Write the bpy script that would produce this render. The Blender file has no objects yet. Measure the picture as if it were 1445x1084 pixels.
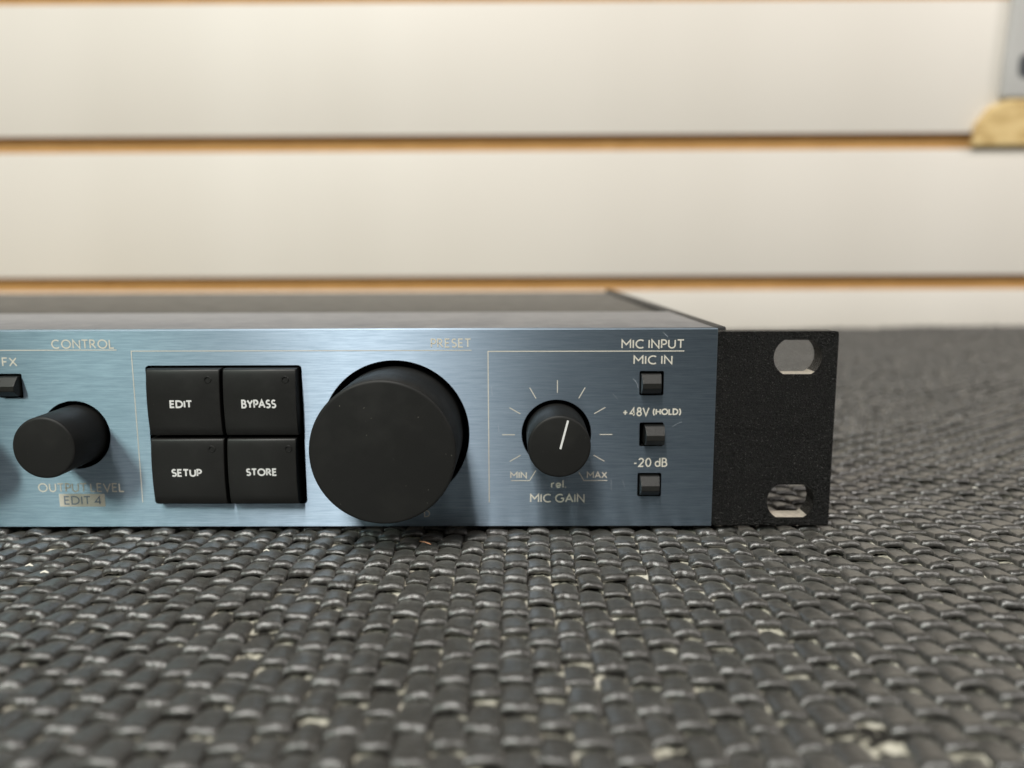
import bpy, bmesh, math, random
import numpy as np
from mathutils import Matrix, Vector
from mathutils.geometry import tessellate_polygon

# ------------------------------------------------------------------ camera
S = 0.001                                   # everything below is in millimetres
scene = bpy.context.scene
col = scene.collection
cam_d = bpy.data.cameras.new('camera')
cam = bpy.data.objects.new('camera', cam_d)
col.objects.link(cam)
cam_d.sensor_fit = 'HORIZONTAL'
cam_d.sensor_width = 36.0
cam_d.lens = 36.0 * 1138.7 / 1445.0
cam_d.clip_start = 0.005
cam_d.clip_end = 50.0
cam.matrix_world = (Matrix.Translation((0, -172.365 * S, 59.009 * S)) @ Matrix.Rotation(0.0066, 4, 'Z')
                    @ Matrix.Rotation(math.pi / 2 - 0.1546, 4, 'X') @ Matrix.Rotation(-0.0038, 4, 'Z'))
cam_d.dof.use_dof = True
cam_d.dof.focus_distance = 0.166
cam_d.dof.aperture_fstop = 9.8
scene.camera = cam

# ------------------------------------------------------------------ light
world = bpy.data.worlds.new('World')
scene.world = world
world.use_nodes = True
wb = world.node_tree.nodes['Background']
wb.inputs['Color'].default_value = (1.0, 0.93, 0.84, 1)
wb.inputs['Strength'].default_value = 0.10


def area(name, loc, target, sx, sy, power, colour):
    d = bpy.data.lights.new(name, 'AREA')
    d.shape = 'RECTANGLE'
    d.size, d.size_y = sx, sy
    d.energy = power
    d.color = colour
    o = bpy.data.objects.new(name, d)
    col.objects.link(o)
    o.location = loc
    o.rotation_euler = (Vector(target) - Vector(loc)).to_track_quat('-Z', 'Y').to_euler()
    return o


area('ceiling_tube_front', (-0.40, -1.15, 1.75), (0, 0, 0.05), 0.07, 1.2, 45, (1.0, 0.965, 0.915))
area('ceiling_tube_left', (-1.05, -1.45, 1.20), (0, 0.1, 0.05), 0.16, 0.5, 11.5, (0.82, 1.0, 0.88))
area('wall_fill_right', (1.7, -0.55, 1.3), (0.3, 0.5, 0.1), 0.6, 0.3, 13, (1.0, 0.95, 0.90))  # unseen lamp, added to brighten the right side of the wall

scene.view_settings.view_transform = 'Standard'
scene.view_settings.look = 'None'
scene.view_settings.exposure = 0.0
scene.view_settings.gamma = 1.0

# ------------------------------------------------------------------ materials


class NT:
    def __init__(self, name):
        m = bpy.data.materials.new(name)
        m.use_nodes = True
        self.m = m
        self.t = m.node_tree
        self.b = self.t.nodes['Principled BSDF']
        self.tc = None

    def n(self, kind, **kw):
        nd = self.t.nodes.new(kind)
        for k, v in kw.items():
            setattr(nd, k, v)
        return nd

    def link(self, a, b):
        self.t.links.new(a, b)

    def set(self, **kw):
        for k, v in kw.items():
            k = k.replace('_', ' ')
            if isinstance(v, tuple):
                v = (*v, 1)
            self.b.inputs[k].default_value = v
        return self

    def noise(self, scale=(1, 1, 1), detail=4, rough=0.5, out='Fac', offs=(0, 0, 0)):
        if self.tc is None:
            self.tc = self.n('ShaderNodeTexCoord')
        mp = self.n('ShaderNodeMapping')
        mp.inputs['Scale'].default_value = scale
        mp.inputs['Location'].default_value = offs
        self.link(self.tc.outputs['Object'], mp.inputs['Vector'])
        nz = self.n('ShaderNodeTexNoise')
        nz.inputs['Scale'].default_value = 1.0
        nz.inputs['Detail'].default_value = detail
        nz.inputs['Roughness'].default_value = rough
        self.link(mp.outputs['Vector'], nz.inputs['Vector'])
        return nz.outputs[out]

    def ramp(self, fac, stops):
        r = self.n('ShaderNodeValToRGB')
        el = r.color_ramp.elements
        while len(el) < len(stops):
            el.new(0.5)
        for e, (p, c) in zip(el, stops):
            e.position = p
            e.color = (*c, 1) if isinstance(c, tuple) else (c, c, c, 1)
        self.link(fac, r.inputs['Fac'])
        return r.outputs['Color']

    def mix(self, fac, a, b):
        x = self.n('ShaderNodeMix', data_type='RGBA')
        for sock, v in ((x.inputs['Factor'], fac), (x.inputs[6], a), (x.inputs[7], b)):
            if isinstance(v, (int, float)):
                sock.default_value = v
            elif isinstance(v, tuple):
                sock.default_value = (*v, 1)
            else:
                self.link(v, sock)
        return x.outputs[2]

    def math(self, op, a, b):
        x = self.n('ShaderNodeMath', operation=op)
        for i, v in enumerate((a, b)):
            if isinstance(v, (int, float)):
                x.inputs[i].default_value = v
            else:
                self.link(v, x.inputs[i])
        return x.outputs[0]

    def bump(self, h, strength, dist):
        b = self.n('ShaderNodeBump')
        b.inputs['Strength'].default_value = strength
        b.inputs['Distance'].default_value = dist
        self.link(h, b.inputs['Height'])
        self.link(b.outputs['Normal'], self.b.inputs['Normal'])

    def to(self, sock, name):
        self.link(sock, self.b.inputs[name])


M = {}


def simple(name, colour, rough, metal=0.0, spec=0.5, **kw):
    x = NT(name)
    x.set(Base_Color=colour, Roughness=rough, Metallic=metal)
    x.b.inputs['Specular IOR Level'].default_value = spec
    M[name] = x.m
    return x


# brushed blue anodised front, brush lines run along X
def brushed(name, c0, c1, rough0, rough1, aniso, metal):
    x = simple(name, c0, 0.3, metal)
    fine = x.noise((210, 210, 10000), 4, 0.65)
    broad = x.noise((45, 45, 1500), 3, 0.6, offs=(3, 1, 7))
    mixed = x.math('ADD', x.math('MULTIPLY', fine, 0.78), x.math('MULTIPLY', broad, 0.22))
    x.to(x.ramp(mixed, [(0.34, c0), (0.66, c1)]), 'Base Color')
    x.to(x.ramp(mixed, [(0.3, rough0), (0.7, rough1)]), 'Roughness')
    x.b.inputs['Anisotropic'].default_value = aniso
    x.b.inputs['Anisotropic Rotation'].default_value = 0.25
    tg = x.n('ShaderNodeTangent', direction_type='UV_MAP')
    x.link(tg.outputs['Tangent'], x.b.inputs['Tangent'])
    x.bump(mixed, 0.10, 0.00006)
    return x


brushed('blue_anodised', (0.215, 0.29, 0.365), (0.345, 0.435, 0.53), 0.54, 0.43, 0.97, 0.97)
brushed('grey_anodised', (0.36, 0.38, 0.43), (0.45, 0.475, 0.535), 0.38, 0.28, 0.6, 0.95)
simple('bare_edge', (0.34, 0.42, 0.50), 0.55, 0.9)

# print inks
for nm, c in (('print_cream', (0.78, 0.74, 0.64)), ('print_white', (0.85, 0.85, 0.84))):
    x = simple(nm, c, 0.55)
    x.to(x.mix(x.ramp(x.noise((2500, 2500, 2500), 3), [(0.35, 0.0), (0.7, 1.0)]), tuple(v * 0.86 for v in c), c), 'Base Color')
x = simple('print_box_letter', (0.20, 0.26, 0.33), 0.5)


# black plastics
def plastic(name, base, rough, grain, spec=0.5, dust=0.0, bump=0.25):
    x = simple(name, base, rough, spec=spec)
    g = x.noise((grain, grain, grain), 5, 0.6)
    v = x.ramp(g, [(0.3, tuple(k * 0.75 for k in base)), (0.7, tuple(k * 1.3 for k in base))])
    smudge = x.noise((140, 140, 140), 4, 0.6, offs=(5, 2, 1))
    v = x.mix(x.ramp(smudge, [(0.5, 0.0), (0.8, 0.10)]), v, (0.07, 0.068, 0.062))
    if dust:
        sp = x.noise((2300, 2300, 2300), 1, 0.4, offs=(9, 9, 2))
        v = x.mix(x.ramp(sp, [(0.815, 0.0), (0.85, dust)]), v, (0.55, 0.52, 0.45))
    x.to(v, 'Base Color')
    x.to(x.ramp(smudge, [(0.3, rough - 0.06), (0.7, rough + 0.08)]), 'Roughness')
    x.bump(g, bump, 0.00005)
    return x


plastic('knob_black', (0.011, 0.011, 0.0105), 0.5, 6000, spec=.32, dust=0.55)
plastic('button_black', (0.010, 0.010, 0.0095), 0.44, 5000, spec=.42, dust=0.25)
plastic('switch_black', (0.012, 0.012, 0.011), 0.40, 3800, dust=0.4, bump=0.7)
simple('void_black', (0.004, 0.004, 0.004), 0.8, spec=0.1)
plastic('rail_black', (0.03, 0.03, 0.03), 0.45, 3000)
plastic('cover_grey', (0.075, 0.071, 0.064), 0.42, 1500, bump=.08)

# wrinkle powder coat of the rack ear
x = simple('powder_black', (0.004, 0.004, 0.0037), 0.38, spec=.24)
w1 = x.noise((2500, 2500, 3000), 2, 0.5)
w2 = x.noise((5000, 5000, 5000), 3, 0.6)
w = x.math('ADD', w1, x.math('MULTIPLY', w2, 0.4))
x.bump(w, 1.0, 0.0007)
x.to(x.ramp(w2, [(0.3, 0.36), (0.7, 0.2)]), 'Roughness')
g3 = x.noise((2600, 2600, 3300), 2, 0.7, offs=(2, 8, 5))
x.to(x.ramp(g3, [(0.52, (0.002, 0.002, 0.0019)), (0.62, (0.014, 0.0137, 0.013)), (0.76, (0.16, 0.157, 0.15))]), 'Base Color')  # coat grain; its palest specks put the sparkle into the colour

x = simple('bare_metal', (0.62, 0.56, 0.48), 0.45, 0.5)
x.to(x.ramp(x.noise((900, 900, 900), 4), [(0.35, (0.50, 0.45, 0.39)), (0.6, (0.66, 0.60, 0.52))]), 'Base Color')

# woven vinyl strand
x = simple('strand', (0.03, 0.03, 0.028), 0.5)
info = x.n('ShaderNodeObjectInfo')
big = x.noise((55, 55, 55), 3, 0.6)
fine = x.noise((1500, 700, 1500), 5, 0.7)
spk = x.noise((3200, 3200, 3200), 3, 0.7, offs=(4, 4, 4))
v = x.ramp(fine, [(0.32, (0.0145, 0.0135, 0.012)), (0.68, (0.058, 0.056, 0.052))])
flk = x.noise((2600, 2000, 2600), 2, 0.6, offs=(7, 3, 1))
v = x.mix(x.ramp(flk, [(0.60, 0.0), (0.76, 0.8)]), v, (0.24, 0.235, 0.22))  # pale dust flecks that also paint the vinyl's sparkle into the colour
v = x.mix(x.ramp(big, [(0.4, 0.0), (0.75, 0.4)]), v, (0.07, 0.066, 0.058))
x.to(v, 'Base Color')
x.to(x.ramp(spk, [(0.35, 0.46), (0.65, 0.24)]), 'Roughness')
h = x.math('ADD', x.math('MULTIPLY', fine, 0.8), x.math('MULTIPLY', spk, 0.45))
x.bump(h, 0.8, 0.00016)
cb = x.n('ShaderNodeBump')
cb.inputs['Strength'].default_value = 0.6
cb.inputs['Distance'].default_value = 0.00011
x.link(h, cb.inputs['Height'])
x.link(cb.outputs['Normal'], x.b.inputs['Coat Normal'])
x.b.inputs['Coat Weight'].default_value = 0.75
x.b.inputs['Coat Roughness'].default_value = 0.34
x.b.inputs['Specular IOR Level'].default_value = 0.95
x.b.inputs['Sheen Weight'].default_value = 0.15
x.b.inputs['Sheen Roughness'].default_value = 0.4
x.b.inputs['Sheen Tint'].default_value = (1, .95, .86, 1)

x = simple('mat_scrim', (0.5, 0.48, 0.36), 0.75, spec=0.2)
nz = x.noise((320, 320, 320), 3, 0.6)
x.to(x.ramp(nz, [(0.47, (0.028, 0.026, 0.023)), (0.56, (0.50, 0.475, 0.39)), (0.7, (0.72, 0.69, 0.60))]), 'Base Color')

# slatwall
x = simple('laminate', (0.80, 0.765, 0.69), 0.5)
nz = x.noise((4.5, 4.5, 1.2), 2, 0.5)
x.to(x.ramp(nz, [(0.35, (0.775, 0.722, 0.66)), (0.65, (0.855, 0.803, 0.745))]), 'Base Color')  # upright tone bands in the colour stand in for soft room reflections
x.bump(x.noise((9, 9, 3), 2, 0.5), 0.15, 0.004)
x = simple('fibreboard', (0.42, 0.25, 0.10), 0.75, spec=0.2)
x.to(x.ramp(x.noise((60, 300, 300), 4), [(0.3, (0.53, 0.305, 0.115)), (0.7, (0.64, 0.385, 0.155))]), 'Base Color')
x = simple('pale_wood', (0.62, 0.42, 0.17), 0.55)
x.to(x.ramp(x.noise((45, 60, 100), 5, 0.6), [(0.33, (0.52, 0.34, 0.13)), (0.5, (0.80, 0.58, 0.27)), (0.75, (0.88, 0.68, 0.36))]), 'Base Color')
simple('grey_plastic', (0.56, 0.55, 0.54), 0.45)
simple('dark_mark', (0.07, 0.075, 0.085), 0.5)
simple('table_laminate', (0.35, 0.30, 0.22), 0.5)
simple('fibre_orange', (0.75, 0.38, 0.22), 0.6)
simple('lint', (0.75, 0.73, 0.65), 0.8)
simple('scratch_pale', (0.50, 0.55, 0.62), 0.5, 0.3)

# ------------------------------------------------------------------ mesh helpers
ORG = {}


def tag(o, label, cat, group=None, kind=None):
    if label:
        o['label'] = label
    if cat:
        o['category'] = cat
    if group:
        o['group'] = group
    if kind:
        o['kind'] = kind
    return o


def empty(name, loc, label, cat, group=None):
    o = bpy.data.objects.new(name, None)
    o.empty_display_size = 0.02
    col.objects.link(o)
    o.location = Vector(loc) * S
    ORG[o.name] = Vector(loc)
    return tag(o, label, cat, group)


def place(o, org, parent):
    base = ORG[parent.name] if parent else Vector((0, 0, 0))
    if parent:
        o.parent = parent
    o.location = (org - base) * S
    ORG[o.name] = org


def obj(name, verts, faces, mats, parent=None, smooth=None, fmat=None, uv=False, org=None):
    """verts in world millimetres; the object's origin is set at the centre of its box"""
    vs = np.array(verts, float)
    if org is None:
        org = Vector((vs.min(0) + vs.max(0)) / 2)
    me = bpy.data.meshes.new(name)
    me.from_pydata([tuple(v) for v in (vs - np.array(org)) * S], [], faces)
    for mm in (mats if isinstance(mats, (list, tuple)) else [mats]):
        me.materials.append(M[mm])
    if fmat:
        for p, i in zip(me.polygons, fmat):
            p.material_index = i
    if uv:
        l = me.uv_layers.new(name='UVMap')
        for lp in me.loops:
            c = me.vertices[lp.vertex_index].co
            l.data[lp.index].uv = (c.x * 10, (c.z + c.y * 0.37) * 10)
    bm = bmesh.new()
    bm.from_mesh(me)
    bmesh.ops.recalc_face_normals(bm, faces=bm.faces)
    bm.to_mesh(me)
    bm.free()
    if smooth is not None:
        me.shade_smooth()
        me.set_sharp_from_angle(angle=math.radians(smooth))
    o = bpy.data.objects.new(name, me)
    col.objects.link(o)
    place(o, org, parent)
    return o


def box_vf(x0, x1, y0, y1, z0, z1, bev=0.0):
    bm = bmesh.new()
    bmesh.ops.create_cube(bm, size=1)
    for v in bm.verts:
        v.co = Vector((x0 + (v.co.x + .5) * (x1 - x0), y0 + (v.co.y + .5) * (y1 - y0), z0 + (v.co.z + .5) * (z1 - z0)))
    if bev:
        bmesh.ops.bevel(bm, geom=list(bm.edges), offset=bev, segments=3, profile=0.5, affect='EDGES')
    bm.verts.index_update()
    v = [tuple(q.co) for q in bm.verts]
    f = [[q.index for q in p.verts] for p in bm.faces]
    bm.free()
    return v, f


def box(name, x0, x1, y0, y1, z0, z1, mat, parent=None, bev=0.0, uv=False):
    v, f = box_vf(x0, x1, y0, y1, z0, z1, bev)
    return obj(name, v, f, mat, parent, smooth=40 if bev else None, uv=uv)


def circle(cx, cz, r, n=64):
    return [(cx + r * math.cos(2 * math.pi * i / n), cz + r * math.sin(2 * math.pi * i / n)) for i in range(n)]


def rrect(x0, x1, z0, z1, r, n=5):
    pts = []
    for cx, cz, a in ((x1 - r, z1 - r, 0), (x0 + r, z1 - r, 90), (x0 + r, z0 + r, 180), (x1 - r, z0 + r, 270)):
        for i in range(n + 1):
            t = math.radians(a + 90 * i / n)
            pts.append((cx + r * math.cos(t), cz + r * math.sin(t)))
    return pts


def slot(x0, x1, z0, z1, sag, n=10):
    """flat top and bottom, bulging round ends"""
    h = (z1 - z0) / 2
    R = (h * h + sag * sag) / (2 * sag)
    a = math.asin(min(1, h / R))
    zc = (z0 + z1) / 2
    p = [(x1 - R + R * math.cos(-a + 2 * a * i / n), zc + R * math.sin(-a + 2 * a * i / n)) for i in range(n + 1)]
    p += [(x0 + R - R * math.cos(a - 2 * a * i / n), zc + R * math.sin(a - 2 * a * i / n)) for i in range(n + 1)]
    return p


def plate(name, outer, holes, y0, y1, mats, parent, cham=0.0, hole_mat=0, cham_mat=0, uv=False, low=9.0):
    """upright plate in XZ from y0 (front) to y1 with real cut-outs"""
    verts, faces, fm = [], [], []
    loops = [outer] + holes
    cx = sum(p[0] for p in outer) / len(outer)
    cz = sum(p[1] for p in outer) / len(outer)
    ins = [(x - cham * (1 if x > cx else -1), z - cham * (1 if z > cz else -1)) for x, z in outer] if cham else outer
    tri = tessellate_polygon([[Vector((x, z, 0)) for x, z in lp] for lp in [ins] + holes])
    flat = [p for lp in [ins] + holes for p in lp]
    for y in (y0, y1):
        base = len(verts)
        src = flat if y == y0 else [p for lp in loops for p in lp]
        verts += [(x, y, z) for x, z in src]
        for t in tri:
            faces.append([base + i for i in t])
            fm.append(0)
    # walls have their own vertices so the flat faces stay flat
    for li, lp in enumerate(loops):
        n = len(lp)
        if li == 0 and cham:
            b = len(verts)
            verts += [(x, y0, z) for x, z in ins] + [(x, y0 + cham, z) for x, z in lp] + [(x, y1, z) for x, z in lp]
            for i in range(n):
                j = (i + 1) % n
                faces.append([b + i, b + j, b + n + j, b + n + i]); fm.append(cham_mat)
                faces.append([b + n + i, b + n + j, b + 2 * n + j, b + 2 * n + i]); fm.append(0)
        else:
            b = len(verts)
            verts += [(x, y0, z) for x, z in lp] + [(x, y1, z) for x, z in lp]
            for i in range(n):
                j = (i + 1) % n
                faces.append([b + i, b + j, b + n + j, b + n + i])
                zlo, zhi = min(p[1] for p in lp), max(p[1] for p in lp)
                fm.append(hole_mat if li and ((lp[i][1] + lp[j][1]) / 2 < zlo + low * (zhi - zlo)) else 0)
    bm_o = obj(name, verts, faces, mats, parent, fmat=fm, uv=uv)
    return bm_o


def lathe(name, cx, cz, prof, mat, parent, n=72, cap_front=True):
    """profile of (y, r) from back to front, spun round an axis along Y"""
    v, f = [], []
    for y, r in prof:
        for i in range(n):
            t = 2 * math.pi * i / n
            v.append((cx + r * math.cos(t), y, cz + r * math.sin(t)))
    for k in range(len(prof) - 1):
        for i in range(n):
            j = (i + 1) % n
            f.append([k * n + i, k * n + j, (k + 1) * n + j, (k + 1) * n + i])
    f.append([(len(prof) - 1) * n + i for i in range(n)])
    f.append([n - 1 - i for i in range(n)])
    return obj(name, v, f, mat, parent, smooth=32)


# ------------------------------------------------------------------ lettering: a humanist single-stroke alphabet, cap height 1
def A(cx, cy, rx, ry, a0, a1, n=14):
    return [(cx + rx * math.cos(math.radians(a0 + (a1 - a0) * i / n)), cy + ry * math.sin(math.radians(a0 + (a1 - a0) * i / n))) for i in range(n + 1)]


G = {
    'C': (.84, [A(.5, .5, .5, .5, 52, 308, 22)]),
    'O': (1.0, [A(.5, .5, .5, .5, 0, 360, 32)]),
    'N': (.76, [[(0, 0), (0, 1), (.76, 0), (.76, 1)]]),
    'T': (.70, [[(0, 1), (.70, 1)], [(.35, 1), (.35, 0)]]),
    'R': (.62, [[(0, 0), (0, 1), (.22, 1)] + A(.24, .745, .25, .255, 85, -85) + [(0, .49)], [(.24, .49), (.62, 0)]]),
    'P': (.52, [[(0, 0), (0, 1), (.22, 1)] + A(.24, .725, .28, .275, 85, -85) + [(0, .45)]]),
    'L': (.50, [[(0, 1), (0, 0), (.50, 0)]]),
    'F': (.48, [[(0, 0), (0, 1), (.48, 1)], [(0, .53), (.43, .53)]]),
    'E': (.50, [[(.50, 1), (0, 1), (0, 0), (.50, 0)], [(0, .53), (.45, .53)]]),
    'X': (.76, [[(.03, 1), (.76, 0)], [(.73, 1), (0, 0)]]),
    'U': (.70, [[(0, 1), (0, .34)] + A(.35, .34, .35, .34, 180, 360) + [(.70, 1)]]),
    'V': (.80, [[(0, 1), (.40, 0), (.80, 1)]]),
    'D': (.80, [[(0, 0), (0, 1), (.28, 1)] + A(.30, .5, .50, .5, 88, -88, 18) + [(.28, 0), (0, 0)]]),
    'I': (.0, [[(0, 0), (0, 1)]]),
    'B': (.55, [[(.24, .53), (0, .53), (0, 1), (.22, 1)] + A(.24, .765, .23, .235, 85, -85), [(0, .53), (0, 0), (.24, 0)] + A(.26, .265, .29, .265, -85, 85)]),
    'Y': (.74, [[(0, 1), (.37, .48), (.74, 1)], [(.37, .48), (.37, 0)]]),
    'A': (.84, [[(0, 0), (.42, 1), (.84, 0)], [(.16, .34), (.68, .34)]]),
    'S': (.52, [A(.27, .755, .235, .245, 35, 255, 14) + A(.25, .26, .27, .26, 75, -145, 14)]),
    'M': (.92, [[(0, 0), (0, 1), (.46, .42), (.92, 1), (.92, 0)]]),
    'H': (.74, [[(0, 0), (0, 1)], [(.74, 0), (.74, 1)], [(0, .52), (.74, .52)]]),
    'G': (.90, [A(.5, .5, .5, .5, 52, 322, 22) + [(.894, .48), (.60, .48)]]),
    '4': (.66, [[(.50, 0), (.50, 1), (0, .27), (.66, .27)]]),
    '8': (.56, [A(.28, .765, .22, .235, 0, 360, 20), A(.28, .265, .28, .265, 0, 360, 20)]),
    '2': (.56, [A(.27, .73, .27, .27, 165, -35, 14) + [(0, 0), (.56, 0)]]),
    '0': (.60, [A(.30, .5, .30, .5, 0, 360, 26)]),
    '+': (.64, [[(0, .40), (.56, .40)], [(.28, .12), (.28, .68)]]),
    '-': (.28, [[(0, .38), (.28, .38)]]),
    '(': (.20, [A(.55, .45, .55, .78, 128, 232, 10)]),
    ')': (.20, [A(-.35, .45, .55, .78, 52, -52, 10)]),
    'd': (.56, [A(.28, .31, .28, .31, 0, 360, 22), [(.56, 0), (.56, 1.05)]]),
    'r': (.30, [[(0, 0), (0, .64)], [(0, .36)] + A(.26, .36, .24, .26, 160, 75, 6)]),
    'e': (.56, [[(.02, .29), (.55, .29)] + A(.28, .31, .275, .31, 8, 318, 18)]),
    'l': (.0, [[(0, 0), (0, 1.05)]]),
    '.': (.0, [[(0, -.03), (0, .10)]]),
}


def ribbon(pts, w, y, V, F):
    P = [Vector((p[0], p[1])) for p in pts]
    Q = [P[0]]
    for p in P[1:]:
        if (p - Q[-1]).length > 1e-5:
            Q.append(p)
    closed = (Q[0] - Q[-1]).length < 1e-4 and len(Q) > 3
    if closed:
        Q = Q[:-1]
    n = len(Q)
    b = len(V)
    for i in range(n):
        if closed:
            d0 = (Q[i] - Q[i - 1]).normalized(); d1 = (Q[(i + 1) % n] - Q[i]).normalized()
        else:
            d0 = (Q[i] - Q[i - 1]).normalized() if i else (Q[1] - Q[0]).normalized()
            d1 = (Q[i + 1] - Q[i]).normalized() if i < n - 1 else d0
        t = d0 + d1
        t = t.normalized() if t.length > 1e-3 else d1
        nn = Vector((-t.y, t.x))
        c = max(0.42, abs(nn.dot(Vector((-d1.y, d1.x)))))
        o = nn * (w / 2 / c)
        e = Vector((0, 0))
        V.append((Q[i].x + o.x, y, Q[i].y + o.y))
        V.append((Q[i].x - o.x, y, Q[i].y - o.y))
    for i in range(n if closed else n - 1):
        j = (i + 1) % n
        F.append([b + 2 * i, b + 2 * j, b + 2 * j + 1, b + 2 * i + 1])


def lettering(s, x0, x1, z0, z1, w, parent, y=-0.03, mat='print_cream', gap=.31, label=None, skew=0.0):
    pen, strokes = 0.0, []
    for ch in s:
        if ch == ' ':
            pen += .28
            continue
        wd, st = G[ch]
        if ch in 'AVYTX':
            pen -= .05
        for p in st:
            strokes.append([(pen + a, b) for a, b in p])
        pen += wd + gap - (.05 if ch in 'AVYTLXP' else 0)
    pen -= gap - (.05 if s[-1] in 'AVYTLXP' else 0)
    h = w / 2
    sx, sz = (x1 - x0 - w) / pen if pen > .01 else 1, (z1 - z0 - w)
    V, F = [], []
    for k, p in enumerate(strokes):
        ribbon([(x0 + h + a * sx, z0 + h + b * sz) for a, b in p], w, y - 0.004 * (k % 5), V, F)
    o = obj('lettering', V, F, mat, parent)
    for pl in o.data.polygons:
        if pl.normal.y > 0:
            pl.flip()
    o['label'] = label or ('printed word reading ' + s)
    return o


def line(name, pts, w, parent, y=-0.03, mat='print_cream'):
    V, F = [], []
    ribbon(pts, w, y, V, F)
    o = obj(name, V, F, mat, parent)
    for pl in o.data.polygons:
        if pl.normal.y > 0:
            pl.flip()
    return o


# ------------------------------------------------------------------ setting: table under the mat
ZM = -0.15                                        # height of the tops of the weave
tb = box('table_top', -520, 640, -160, 505, -22, -3.2, 'table_laminate', None, bev=1.0)
tb['kind'] = 'structure'

# ------------------------------------------------------------------ slatwall behind
WY = 510.0
sw = empty('slatwall_panel', (0, WY + 10, -3), 'cream laminated slatwall with brown fibreboard grooves behind the mat', 'wall panel')
box('backing_board', -620, 700, WY + 6.2, WY + 16, -3, 395, 'fibreboard', sw)
for z0, z1 in ((-3, 32.1), (44.0, 145.7), (158.4, 260.6), (272.9, 375.0)):
    core = box('slat', -620, 700, WY + 0.6, WY + 6.15, z0 + .3, z1 - .3, 'fibreboard', sw, bev=0.4)
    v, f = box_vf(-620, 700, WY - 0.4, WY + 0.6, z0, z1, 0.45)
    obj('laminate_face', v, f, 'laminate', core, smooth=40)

# ------------------------------------------------------------------ hook block and pack on the wall
wbk = empty('wooden_block', (404, 506, 147.6), 'pale rounded wooden block lodged against the cream slatwall under a grey pack', 'wood block')
prof = [(369, 147.6)] + [(399 - 30 * math.cos(math.radians(a)) + .8 * math.sin(a * .2), 150 + 33.6 * math.sin(math.radians(a))) for a in range(4, 91, 7)] + [(444, 183.6), (444, 147.6)]
V = [(x, y, z) for y in (503.5, 509.4) for x, z in prof]
n = len(prof)
F = [list(range(n)), list(range(2 * n - 1, n - 1, -1))] + [[i, (i + 1) % n, n + (i + 1) % n, n + i] for i in range(n)]
ob = obj('block_body', V, F, 'pale_wood', wbk, smooth=35)
bm = bmesh.new(); bm.from_mesh(ob.data)
bmesh.ops.bevel(bm, geom=[e for e in bm.edges if abs(e.verts[0].co.y - e.verts[1].co.y) < 1e-6 and e.verts[0].co.y < 0], offset=0.002, segments=3, profile=.5, affect='EDGES')
bm.to_mesh(ob.data); bm.free()
pk = empty('plastic_pack', (415, 502, 183.8), 'pale grey plastic pack with a dark mark standing on the wooden block', 'package')
prof = [(387.5, 183.9), (388.5, 215), (391, 262), (392, 300), (446, 300), (446, 183.9)]
n = len(prof)
V = [(x, y, z) for y in (502.5, 509.4) for x, z in prof]
F = [list(range(n)), list(range(2 * n - 1, n - 1, -1))] + [[i, (i + 1) % n, n + (i + 1) % n, n + i] for i in range(n)]
ob = obj('pack_body', V, F, 'grey_plastic', pk)
bm = bmesh.new(); bm.from_mesh(ob.data)
bmesh.ops.bevel(bm, geom=list(bm.edges), offset=0.0025, segments=3, profile=.5, affect='EDGES')
bm.to_mesh(ob.data); bm.free()
ob.data.shade_smooth(); ob.data.set_sharp_from_angle(angle=math.radians(40))
V = [(x, y, z) for y in (502.2, 502.7) for x, z in rrect(399, 432, 199, 218, 6)]
n = len(V) // 2
obj('dark_mark', V, [list(range(n)), list(range(2 * n - 1, n - 1, -1))] + [[i, (i + 1) % n, n + (i + 1) % n, n + i] for i in range(n)], 'dark_mark', pk)

# ------------------------------------------------------------------ rack unit
XL, XR, XE = -387.5, 42.94, 69.0
ru = empty('rack_effects_unit', (-172, 100, 0), 'slim rack audio processor with brushed blue front and black knobs on woven mat', 'audio unit')

KN = {'mic': (8.5, 21.1), 'out': (-96.7, 21.1), 'next': (-123.8, 21.1)}
BIG = (-26.6, 21.25)
SWS = {'FX': (-110.0, 32.05), 'MIC': (29.0, 32.25), 'V48': (29.2, 20.95), 'DB': (29.0, 9.65)}
holes = [circle(*BIG, 16.15, 96)] + [circle(*c, 7.6, 64) for c in KN.values()]
holes += [rrect(cx - 2.62, cx + 2.62, cz - 2.66, cz + 2.66, .35, 3) for cx, cz in SWS.values()]
holes += [rrect(-80.4, -46.55, 5.45, 36.4, .8, 4)]
fp = plate('front_panel', [(XL, 0.15), (XR, 0.15), (XR, 44), (XL, 44)], holes, 0.0, 3.0, ['blue_anodised', 'void_black', 'bare_edge'], ru, cham=0.10, hole_mat=1, cham_mat=2, uv=True)
fp['label'] = 'brushed blue anodised front panel with pale printing'

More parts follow.
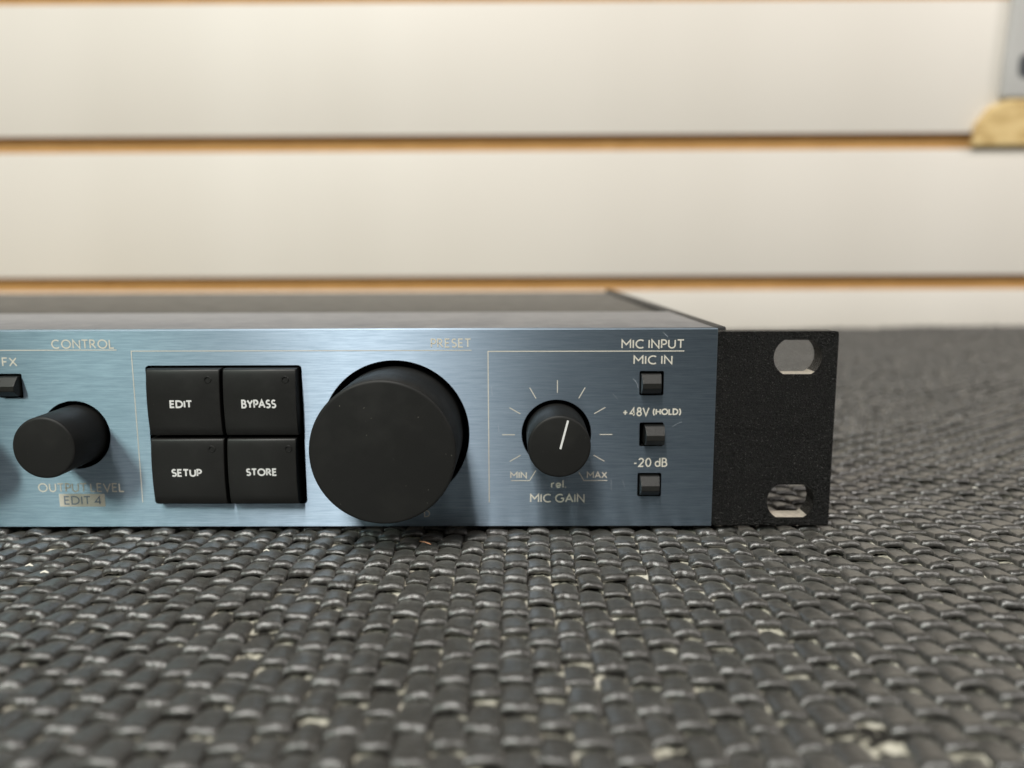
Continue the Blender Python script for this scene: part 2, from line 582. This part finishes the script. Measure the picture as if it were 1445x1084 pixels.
box('bezel_top', XL, 43.0, 3.02, 56.5, 41.5, 44.0, 'grey_anodised', ru, bev=0.25, uv=True)
box('top_cover', XL + 3, 43.0, 56.6, 222, 40.5, 42.6, 'cover_grey', ru, bev=0.3)
box('inner_tray', XL + 4, 42.6, 9.0, 221, 1.2, 40.0, 'void_black', ru)
box('bottom_plate', XL + 1, 44.0, 3.2, 222, 0.0, 1.1, 'rail_black', ru)
box('side_rail', 43.1, 46.0, 5.2, 224, 0.1, 44.0, 'rail_black', ru, bev=0.35)
box('side_rail', XL - 3, XL - .1, 5.2, 224, 0.1, 44.0, 'rail_black', ru, bev=0.35)
for side in (0, 1):
    fx = (lambda x: x) if side == 0 else (lambda x: XL + XR - x)
    so = [(fx(x), z) for x, z in rrect(42.97, XE, 0.08, 43.35, .7, 4)]
    hs = [[(fx(x), z) for x, z in slot(55.15, 65.55, 34.1, 41.5, 2.2)], [(fx(x), z) for x, z in slot(55.1, 65.5, 2.05, 9.5, 2.2)]]
    plate('rack_ear', so, hs, 0.28, 5.0, ['powder_black', 'bare_metal'], ru, cham=0.22, hole_mat=1, low=0.06)

# printing on the panel
W0 = 0.28
L = lambda s, x0, z0, x1, z1, w=W0, **k: lettering(s, x0, x1, z0, z1, w, fp, **k)
L('CONTROL', -100.3, 40.08, -86.65, 42.1)
L('FX', -111.33, 36.27, -108.04, 38.27)
L('OUTPUT LEVEL', -106.15, 8.2, -87.0, 10.25)
L('PRESET', -18.54, 40.08, -9.84, 42.08)
L('MIC INPUT', 22.35, 39.75, 35.86, 41.75, .29)
L('MIC IN', 25.0, 36.32, 33.37, 38.3, .29)
L('+48V', 22.85, 24.97, 28.7, 26.99, .29)
L('(HOLD)', 29.38, 25.24, 35.55, 26.69, .30)
L('-20 dB', 25.45, 13.65, 32.85, 15.7, .29)
L('MIN', -1.6, 11.1, 2.06, 12.6, .25)
L('MAX', 15.24, 11.1, 19.75, 12.6, .25)
L('rel.', 7.36, 8.92, 10.7, 10.75, .28)
L('MIC GAIN', 2.76, 5.6, 14.8, 7.6, .29)
L('D', -20.75, 2.3, -19.45, 3.9, .22, label='last letter of a word hidden by the dial')
eb = obj('print_block', [(-101.65, -.025, 4.86), (-91.5, -.025, 4.86), (-91.5, -.025, 7.77), (-101.65, -.025, 7.77)], [[0, 1, 2, 3]], 'print_cream', fp)
eb['label'] = 'pale printed block behind the words EDIT 4'
L('EDIT 4', -100.6, 5.32, -92.25, 7.3, .27, y=-.045, mat='print_box_letter')
line('printed_line', [(-160, 39.8), (-86.3, 39.8)], .18, fp)
line('printed_line', [(-83.15, 5.8), (-83.15, 39.55), (-9.8, 39.5)], .17, fp)
line('printed_line', [(-6.27, 5.66), (-6.27, 39.25), (35.86, 39.22)], .20, fp)
line('printed_line', [(-1.45, 10.62), (2.65, 10.62), (4.03, 12.9)], .17, fp)
line('printed_line', [(19.76, 10.6), (14.62, 10.6), (13.5, 12.5)], .17, fp)
for k in range(9):
    a = math.radians(-30 + 30 * k)
    cx, cz = 8.68, 20.95
    line('scale_mark', [(cx + r * math.cos(a), cz + r * math.sin(a)) for r in (9.25, 12.0)], .18, fp)

# knobs
def knob(name, c, R, depth, label):
    k = lathe(name, c[0], c[1], [(6, R + .15), (-.5, R + .12), (-depth * .5, R + .05), (-depth + .55, R), (-depth + .2, R - .1), (-depth + .05, R - .3), (-depth, R - .6)], 'knob_black', ru, 96 if R > 10 else 72)
    k['label'] = label
    return k


knob('preset_dial', BIG, 14.55, 18.0, 'large black dial below the word PRESET')
knob('level_knob', KN['out'], 6.45, 12.33, 'black knob above OUTPUT LEVEL')
knob('level_knob', KN['next'], 6.45, 12.33, 'black knob left of the OUTPUT LEVEL knob')
mk = knob('gain_knob', KN['mic'], 6.45, 12.33, 'black knob with white pointer above MIC GAIN')
pv, pf = box_vf(-.21, .21, -12.42, -12.3, 0, 6.1, .04)
pa = math.atan2(10.28 - 8.72, 26.7 - 20.65)
pv = [(8.72 + x * math.cos(pa) + z * math.sin(pa), y, 20.65 - x * math.sin(pa) + z * math.cos(pa)) for x, y, z in pv]
obj('pointer', pv, pf, 'print_white', mk)

# four square keys
def key(x0, x1, z0, z1, word, tx0, tx1, tz0, tz1, lx, lz):
    zc, h = (z0 + z1) / 2, (z1 - z0) / 2
    nz, nx = 15, 4
    prof = []
    for i in range(nz):
        z = z0 + (z1 - z0) * i / (nz - 1)
        prof.append((-(2.35 + .65 * (1 - ((z - zc) / h) ** 2)), z))
    prof[0] = (prof[0][0] + .30, z0)
    yf = prof[-1][0] - .04
    prof = prof[:-1] + [(yf + .55 * (1 - math.cos(math.radians(a))), z1 - .55 + .55 * math.sin(math.radians(a))) for a in (10, 25, 40, 55, 72, 90)]
    n = len(prof)
    xs = [(x0, .22), (x0 + .1, .06), (x0 + .3, 0), (x1 - .3, 0), (x1 - .1, .06), (x1, .22)]
    V, F = [], []
    for x, dy in xs:
        V += [(x, y + dy, z) for y, z in prof] + [(x, 5.0, z1), (x, 5.0, z0)]
    m = n + 2
    for k in range(len(xs) - 1):
        for i in range(m):
            j = (i + 1) % m
            F.append([k * m + i, k * m + j, (k + 1) * m + j, (k + 1) * m + i])
    F += [list(range(m)), [(len(xs) - 1) * m + i for i in range(m - 1, -1, -1)]]
    k = obj('push_button', V, F, 'button_black', ru, smooth=40)
    k['label'] = 'square black button lettered ' + word
    lettering(word, tx0, tx1, tz0, tz1, .36, k, y=-3.03, mat='print_white', gap=.30)
    yl = -(2.35 + .65 * (1 - ((lz - zc) / h) ** 2))
    lathe('indicator', lx, lz, [(yl + .5, .80), (yl - .08, .80), (yl - .17, .72), (yl - .17, .60), (yl + .04, .54)], 'button_black', k, 28)


key(-79.3, -63.55, 21.5, 35.9, 'EDIT', -74.35, -69.45, 27.6, 29.3, -66.0, 33.65)
key(-62.85, -47.2, 21.5, 35.9, 'BYPASS', -58.98, -51.5, 27.5, 29.4, -49.45, 33.65)
key(-79.3, -63.45, 6.2, 20.72, 'SETUP', -75.0, -68.35, 12.45, 14.2, -66.05, 18.5)
key(-62.75, -47.8, 6.2, 20.72, 'STORE', -58.8, -52.05, 12.6, 14.3, -49.45, 18.5)

# small latching switches
def switch(c, dx, dp, label):
    cx, cz = c[0] + dx, c[1]
    w, iw = 2.15, 1.98
    prof = [(6, 2.2, w), (-.6 - dp, 2.12, w), (-.8 - dp, 1.95, w - .05), (-1.9 - dp, .42, iw), (-2.05 - dp, .22, iw), (-2.05 - dp, -.85, iw), (-1.95 - dp, -1.0, iw), (-.7 - dp, -2.15, w), (6, -2.2, w)]
    V, F = [], []
    for s in (-1, 1):
        V += [(cx + s * hw, y, cz + z) for y, z, hw in prof]
    n = len(prof)
    F = [[i, i + 1, n + i + 1, n + i] for i in range(n - 1)] + [[n - 1, 0, n, 2 * n - 1]]
    for b in (0, n):
        F += [[b + 0, b + 1, b + 7, b + 8], [b + 1, b + 2, b + 6, b + 7], [b + 2, b + 3, b + 4, b + 5, b + 6]]
    o = obj('latch_switch', V, F, 'switch_black', ru)
    bm = bmesh.new(); bm.from_mesh(o.data)
    bmesh.ops.bevel(bm, geom=list(bm.edges), offset=0.00009, segments=2, profile=.5, affect='EDGES')
    bm.to_mesh(o.data); bm.free()
    o['label'] = label


switch(SWS['FX'], .1, .3, 'small black switch below FX')
switch(SWS['MIC'], -.2, .1, 'small black switch below MIC IN')
switch(SWS['V48'], .55, .5, 'small black switch below +48V')
switch(SWS['DB'], -.05, .1, 'small black switch below -20 dB')

# worn marks on the panel
for pts, w in (([(25.0, 33.2), (25.6, 32.6), (26.0, 31.9), (26.1, 31.2)], .10), ([(20.6, 30.0), (21.7, 28.8)], .05), ([(33.7, 22.6), (34.9, 23.4), (35.8, 23.7)], .05),
               ([(31.2, 43.3), (32.3, 42.2)], .09), ([(-5.6, 31.6), (-5.4, 29.6)], .05), ([(-4.2, 23.2), (-4.0, 21.6)], .05), ([(20.6, 10.9), (20.65, 8.3)], .05), ([(23.1, 10.8), (23.6, 9.0)], .04)):
    line('scratch', pts, w, fp, y=-.012, mat='scratch_pale')

# ------------------------------------------------------------------ woven mat
rng = np.random.default_rng(7)
random.seed(7)
mat = empty('woven_mat', (100, 190, -3.1), 'dark grey coarsely woven vinyl mat with cream scrim showing through', 'mat')
PX, PY = 4.62, 7.5
BZ = ZM - 1.85


def lump(x, y):
    return .28 * np.sin(x * .031 + 1.3) * np.cos(y * .027 + .4) + .18 * np.sin(x * .083 + y * .061) + .12 * np.sin(y * .11 - x * .05 + 2)


def lift(x, y):
    t = np.clip((y - 300) / 200, 0, 1); s = np.clip((x - 220) / 220, 0, 1)
    return 2.6 * t * t * s * (3 - 2 * s) / 1.0


def zsurf(x, y):
    flat = np.clip(np.hypot(np.clip(np.abs(x + 160) - 240, 0, None), np.clip(np.abs(y - 110) - 118, 0, None)) / 25, 0, 1)
    return (lump(x, y) - .12) * flat + lift(x, y)


# backing: scrim sheet with a gentle swell
gx, gy = np.linspace(-300, 620, 93), np.linspace(-150, 506, 67)
V = [(x, y, BZ + float(zsurf(x, y))) for y in gy for x in gx] + [(x, y, -3.15) for y in gy for x in gx]
nx, ny = len(gx), len(gy)
F = [[j * nx + i, j * nx + i + 1, (j + 1) * nx + i + 1, (j + 1) * nx + i] for j in range(ny - 1) for i in range(nx - 1)]
N0 = nx * ny
F += [[N0 + a for a in reversed(f)] for f in F]
rim = [i for i in range(nx)] + [j * nx + nx - 1 for j in range(1, ny)] + [(ny - 1) * nx + i for i in range(nx - 2, -1, -1)] + [j * nx for j in range(ny - 2, 0, -1)]
F += [[rim[k], rim[(k + 1) % len(rim)], N0 + rim[(k + 1) % len(rim)], N0 + rim[k]] for k in range(len(rim))]
obj('scrim_backing', V, F, 'mat_scrim', mat, smooth=60)


def template(nu, nv, seed):
    """one float of the weave: low at the back, rising to a rolled lip at the front"""
    r = np.random.default_rng(seed)
    ry, rz, y0 = r.uniform(.95, 1.3), r.uniform(.68, .92), -2.85 + r.uniform(-.12, .12)
    hi = nv > 8
    prof = []                                       # (y, z, how much of the lip, half width)
    for a in ([255, 232, 210, 190, 172, 154, 136, 118, 102] if hi else [240, 200, 165, 130, 105]):
        prof.append((y0 + ry * math.cos(math.radians(a)), -rz + rz * math.sin(math.radians(a)), 1.0, 2.46 - .30 * max(0, (a - 165) / 90)))
    for t in ([0, .07, .15, .26, .42, .65, .85, 1] if hi else [0, .2, .5, .8, 1]):
        yy = y0 + t * (4.1 - y0)
        prof.append((yy, -.36 * (1 - math.exp(-t / .13)) - .42 * t - .52 * t * t, max(0, 1 - t * 5), 2.46 - .24 * min(1, t * 5) - .26 * max(0, (t - .6) / .4) ** 1.4))
    u = np.linspace(-1, 1, nu)
    u = np.concatenate([[-1.0], np.sign(u) * np.abs(u) ** .85, [1.0]])
    PY_, PZ_, PL_, PH_ = [np.array(c)[:, None] for c in zip(*prof)]
    U = np.repeat(u[None, :], len(prof), 0)
    a, b, c, d = r.uniform(-1, 1, 4)
    bow = r.uniform(.50, .95)
    x = U * PH_
    y = PY_ + PL_ * (.40 * (.6 + .4 * d) * U ** 2 + r.normal(0, .13, len(u))[None, :])
    z = PZ_ - bow * np.abs(U) ** 2.4 * (.75 + .25 * PL_) + .10 * a * U + .06 * np.sin(3.1 * U + 2 * c + .5 * PY_)
    z = z + r.normal(0, .022, z.shape) + PL_ * r.normal(0, .06, z.shape)
    z[:, 0] = z[:, -1] = -2.4
    z[-1, :] = -2.4
    co = np.stack([x, y, z], -1).reshape(-1, 3)
    m, n = U.shape
    i, j = np.meshgrid(np.arange(n - 1), np.arange(m - 1))
    q = (j * n + i).ravel()
    return co, np.stack([q, q + 1, q + n + 1, q + n], -1)


T_HI = [template(11, 11, s) for s in range(14)]
T_LO = [template(5, 7, 50 + s) for s in range(8)]
loops = []
for ci in range(int(-200 / PX), int(560 / PX)):
    for k in range(-20, 70):
        cx = ci * PX
        cy = k * PY + (PY / 2 if ci % 2 else 0) - 1.5
        cx += .6 * math.sin(cy * .045 + ci * .06)
        cy += .5 * math.sin(cx * .06 + 1) + .3 * math.sin(ci * 1.7)
        if cy > 503 or cy < -140 or (random.random() < .16 and math.hypot(cx + 42, (cy + 70) * 1.5) < 13) or (random.random() < .25 and math.hypot(cx - 42, (cy + 76) * 1.5) < 10):
            continue
        if cx < 41 and cy > 6:
            continue
        if abs(cx) > (cy + 172) * .72 + 75:
            continue
        loops.append((cx, cy))
LP = np.array(loops)
LP += rng.normal(0, 1, LP.shape) * np.array([.07, .22])
# how large and whether each shows from the photograph's station
dist = LP[:, 1] + 172.4
inframe = (np.abs(LP[:, 0]) < dist * .63) & (LP[:, 1] > -88) & (LP[:, 1] < -1)
order = np.argsort(np.where(inframe, dist, 1e6))
single = set(order[:300].tolist())
meshes = []
for co, q in T_HI:
    me = bpy.data.meshes.new('weave_loop')
    me.from_pydata([tuple(c * S) for c in co], [], [tuple(int(a) for a in f) for f in q])
    me.materials.append(M['strand'])
    me.shade_smooth()
    meshes.append(me)
mloc = ORG[mat.name]
bv, bq, nb = [], [], 0
for i, (x, y) in enumerate(LP):
    z = ZM + float(zsurf(x, y)) + rng.normal(0, .13)
    if x < 75 and -6 < y < 12:
        z = min(z, ZM + .02)
    sxy = (rng.uniform(.93, 1.07), rng.uniform(.93, 1.08), rng.uniform(.9, 1.12))
    if rng.random() < .045:                       # worn flat or missing
        sxy = (.92, .86, .70); z -= rng.uniform(.3, .8)
    ang = rng.normal(0, .07)
    if i in single:
        o = bpy.data.objects.new('weave_loop', meshes[int(rng.integers(len(meshes)))])
        col.objects.link(o)
        o.parent = mat
        o.location = (Vector((x, y, z)) - mloc) * S
        o.rotation_euler = (0, 0, ang)
        o.scale = sxy
    else:
        co, q = (T_HI if y < 60 else T_LO)[int(rng.integers(14 if y < 60 else 8))]
        c, s = math.cos(ang), math.sin(ang)
        p = co * np.array(sxy)
        p = np.stack([p[:, 0] * c - p[:, 1] * s + x, p[:, 0] * s + p[:, 1] * c + y, p[:, 2] + z], -1)
        bv.append(p); bq.append(q + nb); nb += len(p)
bv = (np.concatenate(bv) - np.array(mloc)) * S
bq = np.concatenate(bq)
me = bpy.data.meshes.new('weave_field')
me.vertices.add(len(bv)); me.vertices.foreach_set('co', bv.astype(np.float32).ravel())
me.loops.add(bq.size); me.loops.foreach_set('vertex_index', bq.astype(np.int32).ravel())
me.polygons.add(len(bq)); me.polygons.foreach_set('loop_start', np.arange(0, bq.size, 4, dtype=np.int32))
me.polygons.foreach_set('loop_total', np.full(len(bq), 4, np.int32))
me.update(calc_edges=True); me.validate()
me.materials.append(M['strand'])
me.shade_smooth()
wf = bpy.data.objects.new('weave_field', me)
col.objects.link(wf); wf.parent = mat
wf['kind'] = 'stuff'

# ------------------------------------------------------------------ litter on the mat
def speck(name, x, y, pts, w, mat_n, label, cat, group=None):
    """a short bent filament lying on the weave"""
    V, F = [], []
    n = 6
    P = [Vector(p) + Vector((x, y, ZM + .05)) for p in pts]
    for i, p in enumerate(P):
        d = (P[min(i + 1, len(P) - 1)] - P[max(i - 1, 0)]).normalized()
        a = d.cross(Vector((0, 0, 1))).normalized(); b = a.cross(d)
        r = w * (1 if 0 < i < len(P) - 1 else .5)
        V += [tuple(p + a * r * math.cos(2 * math.pi * k / n) + b * r * math.sin(2 * math.pi * k / n)) for k in range(n)]
    for i in range(len(P) - 1):
        F += [[i * n + k, i * n + (k + 1) % n, (i + 1) * n + (k + 1) % n, (i + 1) * n + k] for k in range(n)]
    F += [list(range(n)), [len(V) - 1 - k for k in range(n)]]
    o = obj(name, V, F, mat_n, None, smooth=60)
    tag(o, label, cat, group)


speck('stray_fibre', -19.3, -10.5, [(-1.3, .6, .35), (-.3, .1, .42), (.5, -.3, .3), (1.2, -.5, .1)], .16, 'fibre_orange', 'short orange fibre lying on the mat below the large dial', 'fibre')
for x, y, s in ((-51.5, -14.5, .6), (-95.5, -22.5, .75), (-90.5, -26.0, .8), (95.5, -9, .7), (118, 30, .6)):
    speck('lint_speck', x, y, [(-s, 0, .0), (0, .15, .2), (s, 0, .0)], s * .4, 'lint', 'tiny pale lint speck caught on the woven mat', 'lint', 'pale lint specks on the mat')
